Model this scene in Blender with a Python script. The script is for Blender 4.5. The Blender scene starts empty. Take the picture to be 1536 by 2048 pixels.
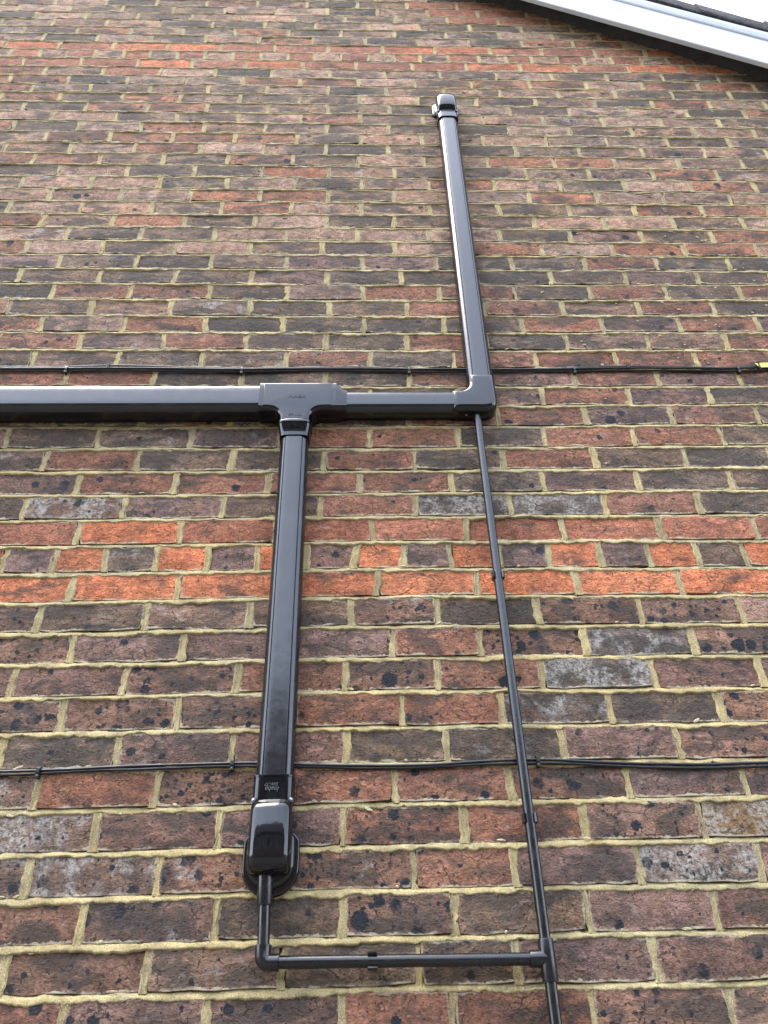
import bpy, bmesh, math, random
import numpy as np
from mathutils import Vector, Matrix

scene = bpy.context.scene
COL = scene.collection
random.seed(7)
RNG = np.random.default_rng(11)

# ------------------------------------------------------------------ camera
# wall plane is y = 0 (outside is -y); z = 0 is a bed joint about 1.6 m above the ground
CAM_D, CAM_H = 1.5284, -0.1285
RIGHT = Vector((0.9994642, -0.02191072, -0.02431542))
UP = Vector((0.00663257, -0.59189676, 0.8059865))
FWD = Vector((0.03205196, 0.80571592, 0.5914343))
cam_data = bpy.data.cameras.new("camera")
cam = bpy.data.objects.new("camera", cam_data)
COL.objects.link(cam)
cam.matrix_world = Matrix(((RIGHT.x, UP.x, -FWD.x, 0.0), (RIGHT.y, UP.y, -FWD.y, -CAM_D),
                           (RIGHT.z, UP.z, -FWD.z, CAM_H), (0, 0, 0, 1)))
cam_data.sensor_fit = 'VERTICAL'
cam_data.sensor_height = 36.0
cam_data.lens = 36.0 * 1555.33 / 2048.0
cam_data.clip_start = 0.02
cam_data.clip_end = 2000.0
scene.camera = cam
scene.render.resolution_x, scene.render.resolution_y = 768, 1024

# ------------------------------------------------------------------ sky, sun, exposure
SUN_EL, SUN_AZ = math.radians(70), math.radians(248)      # azimuth clockwise from +y (north = into the wall)
world = bpy.data.worlds.new("World")
scene.world = world
world.use_nodes = True
wn = world.node_tree.nodes
wl = world.node_tree.links
bgn = wn["Background"]
sky = wn.new("ShaderNodeTexSky")
sky.sky_type = 'NISHITA'
sky.sun_disc = False
sky.sun_elevation = SUN_EL
sky.sun_rotation = SUN_AZ
sky.air_density = 1.0
sky.dust_density = 1.4
sky.ozone_density = 1.0
hsv = wn.new("ShaderNodeHueSaturation")                    # thin cloud: most of the blue is gone
hsv.inputs["Saturation"].default_value = 0.58
wl.new(sky.outputs["Color"], hsv.inputs["Color"])
wl.new(hsv.outputs["Color"], bgn.inputs["Color"])
bgn.inputs["Strength"].default_value = 0.15

sun_d = bpy.data.lights.new("sun", 'SUN')
sun_d.energy = 0.5
sun_d.angle = math.radians(40)
sun_d.color = (1.0, 0.97, 0.93)
sun = bpy.data.objects.new("sun", sun_d)
COL.objects.link(sun)
sd = Vector((math.sin(SUN_AZ) * math.cos(SUN_EL), math.cos(SUN_AZ) * math.cos(SUN_EL), math.sin(SUN_EL)))
sun.rotation_euler = (-sd).to_track_quat('-Z', 'Y').to_euler()
sun.location = sd * 30

scene.view_settings.view_transform = 'Standard'
scene.view_settings.look = 'None'
scene.view_settings.gamma = 1.0
scene.view_settings.exposure = 2.9
scene.render.engine = 'CYCLES'
scene.cycles.max_bounces = 5
scene.cycles.diffuse_bounces = 3
scene.cycles.glossy_bounces = 3

# ------------------------------------------------------------------ helpers
def empty(name, loc, label, cat, group=None):
    o = bpy.data.objects.new(name, None)
    o.empty_display_size = 0.05
    o.location = loc
    COL.objects.link(o)
    o["label"] = label
    o["category"] = cat
    if group:
        o["group"] = group
    return o

def tag(o, label, cat, group=None):
    o["label"] = label
    o["category"] = cat
    if group:
        o["group"] = group
    return o

def link_mesh(name, me, mat, parent=None, smooth=None):
    o = bpy.data.objects.new(name, me)
    COL.objects.link(o)
    if mat is not None:
        me.materials.append(mat)
    if parent is not None:
        o.parent = parent
        o.matrix_parent_inverse = Matrix.Translation(parent.location).inverted()
    if smooth is not None:
        me.shade_smooth()
        me.set_sharp_from_angle(angle=math.radians(smooth))
    return o

def obj(name, bm, mat, parent=None, smooth=35):
    bmesh.ops.recalc_face_normals(bm, faces=bm.faces[:])
    me = bpy.data.meshes.new(name)
    bm.to_mesh(me)
    bm.free()
    return link_mesh(name, me, mat, parent, smooth)

def box(bm, x0, x1, y0, y1, z0, z1):
    vs = [bm.verts.new((x, y, z)) for x in (x0, x1) for y in (y0, y1) for z in (z0, z1)]
    for f in ((0, 1, 3, 2), (4, 6, 7, 5), (0, 4, 5, 1), (2, 3, 7, 6), (0, 2, 6, 4), (1, 5, 7, 3)):
        bm.faces.new([vs[i] for i in f])

def tube(bm, pts, radii, n=16, cap=True):
    """round tube through a list of points; radii is a number or one per point"""
    pts = [Vector(p) for p in pts]
    if not hasattr(radii, '__len__'):
        radii = [radii] * len(pts)
    ref = None
    rings = []
    for i, p in enumerate(pts):
        a = pts[max(i - 1, 0)]
        b = pts[min(i + 1, len(pts) - 1)]
        t = (b - a).normalized()
        if ref is None:
            ref = Vector((0, -1, 0)) if abs(t.y) < 0.9 else Vector((1, 0, 0))
        u = (ref - t * ref.dot(t)).normalized()
        v = t.cross(u)
        ref = u
        rings.append([bm.verts.new(p + (u * math.cos(2 * math.pi * k / n) + v * math.sin(2 * math.pi * k / n)) * radii[i])
                      for k in range(n)])
    for a, b in zip(rings, rings[1:]):
        for k in range(n):
            bm.faces.new((a[k], a[(k + 1) % n], b[(k + 1) % n], b[k]))
    if cap:
        bm.faces.new(rings[0])
        bm.faces.new(rings[-1])

def duct_section(w, d, r, groove=True):
    """half-open trunking profile: (lateral, outward) points from one wall edge round the front to the other"""
    h = w / 2
    if groove:                                                   # trunking lid: side, splayed shoulder, groove, flat front
        left = [(-h + 0.0012, 0.0005), (-h + 0.0012, 0.0085), (-h, 0.0095), (-h, d - 0.0190), (-h + 0.0006, d - 0.0160), (-h + 0.0020, d - 0.0130),
                (-h + 0.0040, d - 0.0098), (-h + 0.0095, d - 0.0040), (-h + 0.0112, d - 0.0028), (-h + 0.0130, d - 0.0024), (-h + 0.0140, d - 0.0034),
                (-h + 0.0152, d - 0.0010), (-h + 0.0170, d - 0.0004), (-h * 0.3, d)]
        return left + [(-s, o) for s, o in reversed(left)]
    left = [(-h + 0.0012, 0.0005), (-h + 0.0012, 0.0085), (-h, 0.0095)]
    n = 7
    for k in range(n + 1):
        a = math.pi / 2 * k / n
        left.append((-h + r - r * math.cos(a), d - 0.0012 - r + r * math.sin(a)))
    g = h - r - 0.0025
    if groove:
        left += [(-g - 0.0012, d - 0.0010), (-g, d - 0.0014), (-g + 0.0014, d - 0.0006)]
    else:
        left += [(-g - 0.0012, d - 0.0010), (-g, d - 0.0008), (-g + 0.0014, d - 0.0005)]
    left.append((-g * 0.45, d))
    return left + [(-s, o) for s, o in reversed(left)]

def loft(bm, stations, lat, axis_pt, groove=False, cap=(True, True)):
    """stations: (t, w, d, r); axis_pt(t) gives the wall point; lat is the lateral direction"""
    lat = Vector(lat)
    rings = []
    for t, w, d, r in stations:
        p = Vector(axis_pt(t))
        rings.append([bm.verts.new(p + lat * s + Vector((0, -o, 0))) for s, o in duct_section(w, d, r, groove)])
    for a, b in zip(rings, rings[1:]):
        for k in range(len(a) - 1):
            bm.faces.new((a[k], a[k + 1], b[k + 1], b[k]))
    if cap[0]:
        bm.faces.new(rings[0])
    if cap[1]:
        bm.faces.new(rings[-1])

def plate(bm, outline, d, r, o0=0.0, n=6):
    """solid standing on the wall with an (x, z) outline and rounded front edges"""
    m = len(outline)
    pts = [Vector((p[0], p[1])) for p in outline]
    area = sum(pts[i].x * pts[(i + 1) % m].y - pts[(i + 1) % m].x * pts[i].y for i in range(m))
    sgn = 1 if area > 0 else -1
    nor = []
    for i in range(m):
        e1 = (pts[i] - pts[i - 1]).normalized()
        e2 = (pts[(i + 1) % m] - pts[i]).normalized()
        n1 = Vector((-e1.y, e1.x)) * sgn
        n2 = Vector((-e2.y, e2.x)) * sgn
        s = (n1 + n2)
        s = s / max(0.3, s.length_squared / 2)
        nor.append(s)
    layers = [(0.0, o0), (0.0, d - r)]
    for k in range(1, n + 1):
        a = math.pi / 2 * k / n
        layers.append((r * (1 - math.cos(a)), d - r + r * math.sin(a)))
    rings = [[bm.verts.new((p.x + q.x * i, -o, p.y + q.y * i)) for p, q in zip(pts, nor)] for i, o in layers]
    for a, b in zip(rings, rings[1:]):
        for k in range(m):
            bm.faces.new((a[k], a[(k + 1) % m], b[(k + 1) % m], b[k]))
    bm.faces.new(rings[-1])

def arc(cx, cz, r, a0, a1, n=8):
    return [(cx + r * math.cos(math.radians(a0 + (a1 - a0) * k / n)), cz + r * math.sin(math.radians(a0 + (a1 - a0) * k / n)))
            for k in range(n + 1)]

# ------------------------------------------------------------------ materials
class NT:
    def __init__(self, name):
        self.mat = bpy.data.materials.new(name)
        self.mat.use_nodes = True
        self.t = self.mat.node_tree
        self.bsdf = self.t.nodes["Principled BSDF"]
    def new(self, k, **kw):
        n = self.t.nodes.new(k)
        for a, b in kw.items():
            setattr(n, a, b)
        return n
    def put(self, sock, v):
        if isinstance(v, bpy.types.NodeSocket):
            self.t.links.new(v, sock)
        else:
            if sock.type == 'VECTOR' and hasattr(v, '__len__') and len(v) == 4:
                v = v[:3]
            sock.default_value = v
    def m(self, op, a, b=0.0, c=0.0, clamp=False):
        n = self.new("ShaderNodeMath", operation=op, use_clamp=clamp)
        for i, v in enumerate((a, b, c)):
            self.put(n.inputs[i], v)
        return n.outputs[0]
    def vm(self, op, a, b):
        n = self.new("ShaderNodeVectorMath", operation=op)
        self.put(n.inputs[0], a)
        self.put(n.inputs[1], b)
        return n.outputs[0]
    def step(self, v, lo, hi, a=0.0, b=1.0, smooth=True):
        n = self.new("ShaderNodeMapRange", interpolation_type='SMOOTHSTEP' if smooth else 'LINEAR')
        for i, q in enumerate((v, lo, hi, a, b)):
            self.put(n.inputs[i], q)
        return n.outputs[0]
    def noise(self, vec, scale, detail=3.0, rough=0.55, dist=0.0):
        n = self.new("ShaderNodeTexNoise")
        self.put(n.inputs["Vector"], vec)
        n.inputs["Scale"].default_value = scale
        n.inputs["Detail"].default_value = detail
        n.inputs["Roughness"].default_value = rough
        n.inputs["Distortion"].default_value = dist
        return n.outputs["Fac"]
    def voronoi(self, vec, scale):
        n = self.new("ShaderNodeTexVoronoi")
        self.put(n.inputs["Vector"], vec)
        n.inputs["Scale"].default_value = scale
        return n.outputs["Distance"], n.outputs["Color"]
    def mix(self, f, a, b, mode='MIX'):
        n = self.new("ShaderNodeMix", data_type='RGBA', blend_type=mode)
        self.put(n.inputs[0], f)
        self.put(n.inputs[6], a)
        self.put(n.inputs[7], b)
        return n.outputs[2]
    def scale(self, col, f):
        n = self.new("ShaderNodeVectorMath", operation='SCALE')
        self.put(n.inputs[0], col)
        self.put(n.inputs[3], f)
        return n.outputs[0]
    def bump(self, h, dist, strength=1.0):
        n = self.new("ShaderNodeBump")
        n.inputs["Strength"].default_value = strength
        n.inputs["Distance"].default_value = dist
        self.put(n.inputs["Height"], h)
        self.t.links.new(n.outputs[0], self.bsdf.inputs["Normal"])
    def set(self, **kw):
        for k, v in kw.items():
            self.put(self.bsdf.inputs[k.replace('_', ' ')], v)
        return self.mat

def rgb(r, g, b):
    return (r, g, b, 1.0)

def brick_material(name, per_object):
    q = NT(name)
    pos = q.new("ShaderNodeNewGeometry").outputs["Position"]
    if per_object:
        info = q.new("ShaderNodeObjectInfo")
        base = info.outputs["Color"]
        def par(n):
            a = q.new("ShaderNodeAttribute", attribute_type='OBJECT', attribute_name=n)
            return a.outputs["Fac"]
        dark, white, spots, rnd = par("dark"), par("white"), par("spots"), par("seed")
    else:
        base = q.new("ShaderNodeAttribute", attribute_name="brick_colour").outputs["Color"]
        a = q.new("ShaderNodeAttribute", attribute_name="brick_wear")
        sp = q.new("ShaderNodeSeparateColor")
        q.t.links.new(a.outputs["Color"], sp.inputs[0])
        dark, white, spots, rnd = sp.outputs[0], sp.outputs[1], sp.outputs[2], a.outputs["Alpha"]
    uv = q.new("ShaderNodeUVMap", uv_map="UVMap").outputs["UV"]
    su = q.new("ShaderNodeSeparateXYZ")
    q.t.links.new(uv, su.inputs[0])
    off = q.new("ShaderNodeCombineXYZ")
    q.put(off.inputs[0], q.m('MULTIPLY', rnd, 41.0))
    q.put(off.inputs[1], q.m('MULTIPLY', rnd, 17.0))
    q.put(off.inputs[2], q.m('MULTIPLY', rnd, 29.0))
    v = q.vm('ADD', pos, off.outputs[0])
    vs = q.vm('MULTIPLY', v, (1.0, 1.0, 1.6))
    n_big = q.noise(v, 11.0, 3.0)
    n_big2 = q.noise(q.vm('ADD', v, (3.1, 7.7, 1.3)), 17.0, 4.0, 0.6)
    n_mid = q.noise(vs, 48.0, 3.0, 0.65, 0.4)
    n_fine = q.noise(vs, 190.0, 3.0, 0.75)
    # clay body: patchy tone, brown flashes, fine grain with relief shading put into the colour
    col = q.scale(base, q.step(n_big, 0.3, 0.7, 0.68, 1.28))
    col = q.mix(q.step(n_big2, 0.46, 0.64, 0.0, 0.65), col, q.mix(0.5, base, rgb(0.175, 0.095, 0.045)))
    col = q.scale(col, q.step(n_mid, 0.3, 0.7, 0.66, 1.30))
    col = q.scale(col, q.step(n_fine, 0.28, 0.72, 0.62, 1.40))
    col = q.mix(q.step(n_fine, 0.58, 0.78, 0.0, 0.35), col, q.mix(0.6, q.scale(base, 1.7), rgb(0.34, 0.25, 0.18)))     # sand facing
    # fired-dark heart of the face
    cu = q.m('MULTIPLY', q.m('SUBTRACT', su.outputs[0], 0.5), 2.0)
    cen = q.m('SUBTRACT', 1.0, q.m('POWER', q.m('ABSOLUTE', cu), 3.0))
    dn = q.noise(q.vm('MULTIPLY', v, (0.55, 1.0, 1.3)), 15.0, 3.0, 0.65, 0.6)
    dsum = q.m('ADD', q.m('ADD', q.m('MULTIPLY_ADD', dn, 1.5, -0.25), q.m('MULTIPLY', cen, 0.10)), q.m('MULTIPLY', dark, 0.42))
    dmask = q.m('MULTIPLY', q.step(dsum, 0.66, 0.92), q.step(n_fine, 0.25, 0.6, 0.5, 1.0))
    col = q.mix(q.m('MULTIPLY', dmask, 0.86), col, q.scale(q.mix(n_big2, rgb(0.030, 0.029, 0.029), rgb(0.055, 0.043, 0.031)), q.step(n_fine, 0.3, 0.7, 0.5, 1.6)))
    # lime bloom
    wn_ = q.noise(q.vm('ADD', v, (9.0, 2.0, 5.0)), 16.0, 3.0, 0.6)
    wm = q.step(q.m('ADD', wn_, q.m('MULTIPLY', white, 0.36)), 0.68, 0.84)
    wm = q.m('MULTIPLY', wm, q.step(q.noise(v, 120.0, 3.0, 0.7), 0.34, 0.66))
    col = q.mix(q.m('MULTIPLY', wm, 0.75), col, rgb(0.38, 0.355, 0.31))
    # black iron spots
    wob = q.new("ShaderNodeTexNoise")
    q.put(wob.inputs["Vector"], v)
    wob.inputs["Scale"].default_value = 130.0
    wob.inputs["Detail"].default_value = 2.0
    wv = q.vm('ADD', v, q.scale(q.vm('SUBTRACT', wob.outputs["Color"], (0.5, 0.5, 0.5)), 0.010))
    spot = None
    for sc, lim, amt in ((30.0, 0.56, 0.95), (75.0, 0.46, 0.85)):
        d_, c_ = q.voronoi(wv, sc)
        sep = q.new("ShaderNodeSeparateColor")
        q.t.links.new(c_, sep.inputs[0])
        rad = q.m('MULTIPLY', q.m('SUBTRACT', q.m('ADD', sep.outputs[0], q.m('MULTIPLY', spots, 0.53)), 0.94), lim / 0.55)
        s_ = q.m('MULTIPLY', q.step(q.m('SUBTRACT', rad, d_), -0.05, 0.07), q.m('MULTIPLY', q.step(n_big2, 0.34, 0.56, 0.45, 1.0), amt))
        spot = s_ if spot is None else q.m('MAXIMUM', spot, s_)
    col = q.mix(q.m('MULTIPLY', spot, 1.3, clamp=True), col, q.scale(rgb(0.013, 0.0145, 0.018), q.step(n_fine, 0.3, 0.7, 0.5, 2.0)))
    # drag creases and pits: shade of the hollows painted as near-black colour
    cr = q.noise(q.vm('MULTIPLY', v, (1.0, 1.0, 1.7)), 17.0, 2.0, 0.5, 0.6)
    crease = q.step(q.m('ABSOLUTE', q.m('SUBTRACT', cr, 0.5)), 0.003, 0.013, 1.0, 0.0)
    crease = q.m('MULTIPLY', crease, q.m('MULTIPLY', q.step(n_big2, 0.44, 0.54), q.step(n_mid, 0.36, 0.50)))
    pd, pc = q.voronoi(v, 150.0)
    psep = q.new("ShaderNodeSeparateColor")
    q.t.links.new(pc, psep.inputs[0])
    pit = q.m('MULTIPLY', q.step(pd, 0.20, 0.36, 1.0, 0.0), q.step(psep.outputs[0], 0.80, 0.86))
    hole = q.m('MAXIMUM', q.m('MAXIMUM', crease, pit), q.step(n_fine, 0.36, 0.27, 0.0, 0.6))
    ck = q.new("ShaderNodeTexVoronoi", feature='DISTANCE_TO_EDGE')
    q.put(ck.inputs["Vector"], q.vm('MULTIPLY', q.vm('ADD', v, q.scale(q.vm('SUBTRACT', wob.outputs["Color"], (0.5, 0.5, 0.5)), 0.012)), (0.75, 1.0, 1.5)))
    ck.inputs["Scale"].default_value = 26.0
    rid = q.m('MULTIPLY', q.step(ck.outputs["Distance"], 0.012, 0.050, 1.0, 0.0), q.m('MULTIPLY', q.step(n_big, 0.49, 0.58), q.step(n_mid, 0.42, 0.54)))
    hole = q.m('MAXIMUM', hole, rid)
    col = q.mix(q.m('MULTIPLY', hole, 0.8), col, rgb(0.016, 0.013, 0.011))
    # mortar smears and chalk along the arrises
    eu = q.m('MULTIPLY', q.m('SUBTRACT', 0.5, q.m('ABSOLUTE', q.m('SUBTRACT', su.outputs[0], 0.5))), 0.22)
    ev = q.m('MULTIPLY', q.m('SUBTRACT', 0.5, q.m('ABSOLUTE', q.m('SUBTRACT', su.outputs[1], 0.5))), 0.064)
    e = q.m('MINIMUM', eu, ev)
    en = q.noise(v, 90.0, 4.0, 0.65)
    patchy = q.step(n_big2, 0.40, 0.58)
    low = q.step(su.outputs[1], 0.25, 0.0, 0.6, 1.0)
    chalk = q.m('MULTIPLY', q.step(q.m('SUBTRACT', q.m('MULTIPLY', en, 0.0165), q.m('ADD', e, 0.0048)), -0.0006, 0.0010), q.m('MULTIPLY', patchy, low))
    col = q.mix(q.m('MULTIPLY', chalk, 0.85), col, q.mix(n_big, rgb(0.48, 0.44, 0.35), rgb(0.36, 0.29, 0.16)))
    # height
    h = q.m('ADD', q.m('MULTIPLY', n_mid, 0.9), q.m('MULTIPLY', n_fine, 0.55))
    q.bump(h, 0.0042, 1.0)
    q.set(Base_Color=col, Roughness=0.88, Specular_IOR_Level=0.3)
    return q.mat

def mortar_material():
    q = NT("mortar")
    pos = q.new("ShaderNodeNewGeometry").outputs["Position"]
    n1 = q.noise(pos, 3.0, 3.0)
    n2 = q.noise(pos, 60.0, 4.0, 0.6)
    n3 = q.noise(pos, 420.0, 3.0, 0.65)
    n4 = q.noise(pos, 1500.0, 1.0)
    col = q.mix(q.step(n1, 0.35, 0.65), rgb(0.41, 0.320, 0.150), rgb(0.335, 0.280, 0.150))
    col = q.mix(q.step(n2, 0.45, 0.7, 0.0, 0.6), col, rgb(0.44, 0.36, 0.195))
    col = q.scale(col, q.step(q.noise(pos, 17.0, 3.0, 0.6), 0.32, 0.66, 0.68, 1.12))
    col = q.scale(col, q.step(n3, 0.3, 0.7, 0.66, 1.26))
    col = q.scale(col, q.step(n4, 0.3, 0.7, 0.8, 1.15))
    dirt = q.step(q.noise(pos, 140.0, 3.0), 0.62, 0.72)
    col = q.mix(q.m('MULTIPLY', dirt, 0.45), col, rgb(0.12, 0.10, 0.07))
    q.bump(q.m('ADD', q.m('MULTIPLY', n3, 0.7), q.m('ADD', q.m('MULTIPLY', n2, 1.0), q.m('MULTIPLY', n4, 0.15))), 0.0015, 1.0)
    return q.set(Base_Color=col, Roughness=0.95, Specular_IOR_Level=0.2)

def plastic(name, col, rough, ior, streak=0.0, scuff=0.0):
    q = NT(name)
    pos = q.new("ShaderNodeNewGeometry").outputs["Position"]
    n = q.noise(pos, 40.0, 4.0, 0.6)
    f = q.noise(pos, 900.0, 2.0)
    dust = q.m('MULTIPLY', q.step(q.noise(pos, 8.0, 5.0, 0.7), 0.45, 0.8), scuff)
    c = q.mix(dust, rgb(*col), rgb(0.12, 0.12, 0.115))
    r = q.m('ADD', q.step(n, 0.3, 0.7, rough * 0.75, rough * 1.3), q.m('MULTIPLY', dust, 0.5))
    h = q.m('ADD', q.m('MULTIPLY', q.noise(pos, 26.0, 2.0), 1.0), q.m('MULTIPLY', f, 0.02))
    q.bump(h, 0.0006, 0.5)
    return q.set(Base_Color=c, Roughness=r, IOR=ior)

def simple(name, col, rough, n_scale=30.0, var=0.2, metallic=0.0, bump=0.0):
    q = NT(name)
    pos = q.new("ShaderNodeNewGeometry").outputs["Position"]
    n = q.noise(pos, n_scale, 4.0, 0.6)
    c = q.scale(rgb(*col), q.step(n, 0.3, 0.7, 1 - var, 1 + var))
    if bump:
        q.bump(q.noise(pos, n_scale * 3, 4.0, 0.65), bump, 1.0)
    return q.set(Base_Color=c, Roughness=rough, Metallic=metallic)

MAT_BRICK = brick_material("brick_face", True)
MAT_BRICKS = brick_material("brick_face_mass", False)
MAT_MORTAR = mortar_material()
MAT_DUCT = plastic("black_trunking_plastic", (0.006, 0.006, 0.007), 0.17, 1.62, scuff=0.08)
MAT_GLOSS = plastic("glossy_black_plastic", (0.005, 0.005, 0.006), 0.06, 1.52, scuff=0.03)
MAT_PIPE = plastic("black_pipe_plastic", (0.006, 0.006, 0.007), 0.26, 1.55, scuff=0.06)
MAT_CABLE = plastic("black_cable_sheath", (0.006, 0.006, 0.007), 0.38, 1.5, scuff=0.10)
MAT_STEEL = simple("screw_steel", (0.38, 0.38, 0.37), 0.35, metallic=1.0)
MAT_PRINT = simple("grey_print", (0.075, 0.075, 0.08), 0.5)
MAT_TAG = simple("yellow_tag_plastic", (0.72, 0.66, 0.10), 0.45, 200.0, 0.15)
MAT_UPVC = simple("white_upvc", (0.44, 0.45, 0.46), 0.35, 5.0, 0.05)
MAT_SOFFIT = simple("soffit_board_shade_toned", (0.03, 0.027, 0.025), 0.8, 20.0, 0.3)  # shade under the verge is painted into this dark board colour
MAT_TILE = simple("weathered_roof_tile", (0.045, 0.041, 0.038), 0.9, 35.0, 0.5, bump=0.006)
MAT_SPLASH = simple("dried_mortar_splash", (0.40, 0.34, 0.20), 0.95, 300.0, 0.35)

# ------------------------------------------------------------------ the brick wall
COURSE = 0.075
UN = ((-0.5383, 0.0425, 0.6267), (-1.4466, 0.1479, 1.7844))     # where the bed lines were levelled, course 0 and course 52
# small wander of each bed joint (tenths of a millimetre) at those three stations
RES=[[-17,-14,-56],[-32,-12,-38],[-32,-1,-21],[-18,2,-1],[0,9,14],[10,32,2],[5,36,-5],[7,51,7],[-2,66,15],[-9,81,21],[-6,77,21],[10,62,22],[15,69,30],[14,53,42],[13,15,55],[14,-9,41],[30,-4,38],[45,-4,47],[58,-10,36],[55,-11,-3],[24,-13,-28],[19,-34,-3],[15,-41,21],[11,-48,34],[12,-53,26],[6,-40,-5],[-7,-40,-43],[-28,-41,-43],[-29,-54,-41],[-36,-38,-50],[-50,-30,-60],[-49,-40,-74],[-28,-34,-80],[-14,-27,-55],[8,-12,-33],[8,-1,-32],[7,9,-27],[26,15,-27],[44,-4,-39],[43,0,-55],[37,1,-74],[23,-15,-80],[-18,-50,-80],[-49,-77,-80],[-35,-72,-80],[-19,-65,-80],[-9,-61,-80],[-6,-53,-80],[-10,-27,-80],[-8,-23,-80],[-29,-52,-80],[-48,-55,-80],[-52,8,-80],[-52,56,-80]]
# perpend joints along the wall, millimetres, by course
PERP={
0:[-492,-258,-33,149,384,619],
1:[-604,-366,-135,97,266,507],
2:[-490,-258,-32,165,402,633],
3:[-601,-367,-139,96,282,511,739],
4:[-495,-266,-34,195,425,649],
5:[-619,-394,-168,64,291,523,755],
6:[-708,-481,-254,-29,174,406,641],
7:[-605,-372,-136,85,291,518,750],
8:[-722,-492,-258,-30,164,388,625,859],
9:[-617,-382,-157,73,262,493,732],
10:[-704,-472,-243,-19,173,399,631,861],
11:[-648,-410,-186,41,269,500,740],
12:[-819,-704,-588,-472,-353,-237,-125,-9,105,215,331,447,569,686,802,916],
13:[-665,-426,-199,32,258,492,730,962],
14:[-809,-572,-331,-94,138,373,610,846],
15:[-697,-458,-226,3,233,465,708,949],
16:[-795,-562,-322,-88,143,373,612,848],
17:[-911,-677,-436,-205,29,262,492,731,966],
18:[-804,-572,-338,-103,134,375,615,851,1086],
19:[-899,-669,-437,-203,32,268,508,749,976],
20:[-807,-566,-323,-92,142,374,608,846,1080],
21:[-915,-678,-441,-202,34,274,508,744,976],
22:[-798,-560,-323,-93,143,375,611,851,1087],
23:[-926,-687,-449,-219,17,256,488,729,963,1207],
24:[-1038,-797,-559,-323,-85,149,386,623,858,1091],
25:[-926,-692,-451,-216,18,253,487,721,962,1194],
26:[-1044,-802,-567,-329,-94,136,373,611,848,1080],
27:[-938,-699,-461,-225,16,253,493,732,965,1203],
28:[-1060,-820,-584,-347,-113,121,364,602,835,1074,1317],
29:[-945,-708,-467,-234,1,238,474,709,950,1187],
30:[-1043,-812,-574,-342,-104,124,362,600,840,1075,1317],
31:[-1171,-932,-696,-459,-223,15,250,488,731,959,1195],
32:[-1053,-812,-573,-335,-100,129,363,602,842,1077,1316],
33:[-1166,-929,-690,-454,-218,20,254,489,725,957,1196,1429],
34:[-1056,-815,-579,-339,-101,135,372,610,841,1074,1310],
35:[-1163,-926,-699,-467,-232,6,244,481,723,952,1191,1428],
36:[-1284,-1048,-814,-577,-346,-113,118,356,594,831,1070,1307,1544],
37:[-1154,-918,-687,-455,-222,15,247,478,720,950,1181,1423],
38:[-1292,-1050,-816,-577,-348,-114,122,354,586,820,1062,1307,1543],
39:[-1163,-926,-690,-453,-216,16,259,491,732,963,1193,1426],
40:[-1291,-1051,-814,-584,-346,-111,130,368,606,845,1082,1316,1549],
41:[-1397,-1170,-924,-698,-462,-224,15,245,482,720,959,1192,1427,1658],
42:[-1292,-1061,-827,-594,-358,-116,122,356,585,820,1057,1291,1535],
43:[-1399,-1167,-929,-693,-462,-230,9,242,475,713,951,1185,1423,1657],
44:[-1278,-1041,-808,-583,-348,-109,120,350,584,818,1051,1289,1524],
45:[-1384,-1146,-912,-684,-462,-225,0,236,467,695,930,1162,1393],
46:[-1457,-1334,-1224,-1103,-983,-872,-757,-641,-525,-404,-288,-177,-64,53,162,274,392,528,646,755,867,982,1102,1233,1347,1457],
47:[-1497,-1269,-1039,-809,-581,-349,-121,115,343,583,809,1040,1266],
48:[-1353,-1121,-891,-653,-423,-190,40,271,498,733,960,1189],
49:[-1455,-1221,-988,-761,-534,-299,-66,172,404,640,878,1091],
50:[-1344,-1108,-872,-639,-407,-179,57,285,516,748,979],
51:[-1442,-1215,-981,-746,-511,-278,-49,183,419,649,880],
52:[-1535,-1303,-1066,-835,-600,-367,-130,100,332,565,793],
53:[-1616,-1384,-1153,-919,-689,-455,-225,8,240,473,702],
}
# how each brick of a course was fired: o orange, R red, r red-brown, b purple-brown, d dark, m dark heart, h iron spotted,
# w lime bloomed, W dark with bloom, p pale pink, y yellow stained
KIND = {0: "rbbrrhm", 1: "bhmddbb", 2: "hhdhdbb", 3: "wwhhrbwb", 4: "wbbrrhy", 5: "wrhrrhbb", 6: "bdbbddbh", 7: "hhhrrWdh",
        8: "bbhrhrWbb", 9: "hbbbrhWh", 10: "hdmdhdhhp", 11: "oooooooo", 12: "obodobobobobobodo", 13: "RoRRRRRRR",
        14: "dwbdrWWrd", 15: "brrrrdbdd", 16: "drddrdrdd", 17: "bddbrrdrrd", 18: "bdrdbrrbrd", 19: "dbrdbdbrbd",
        20: "rrdddrbrbr", 21: "dmdmrdrrrr", 22: "rbrmdrdmmr", 23: "rmrddddrbrb", 24: "rdmmddrrmrd", 25: "drrdprrdrdr",
        26: "ddddbddddbd", 27: "bdddbbddrdd"}
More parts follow.
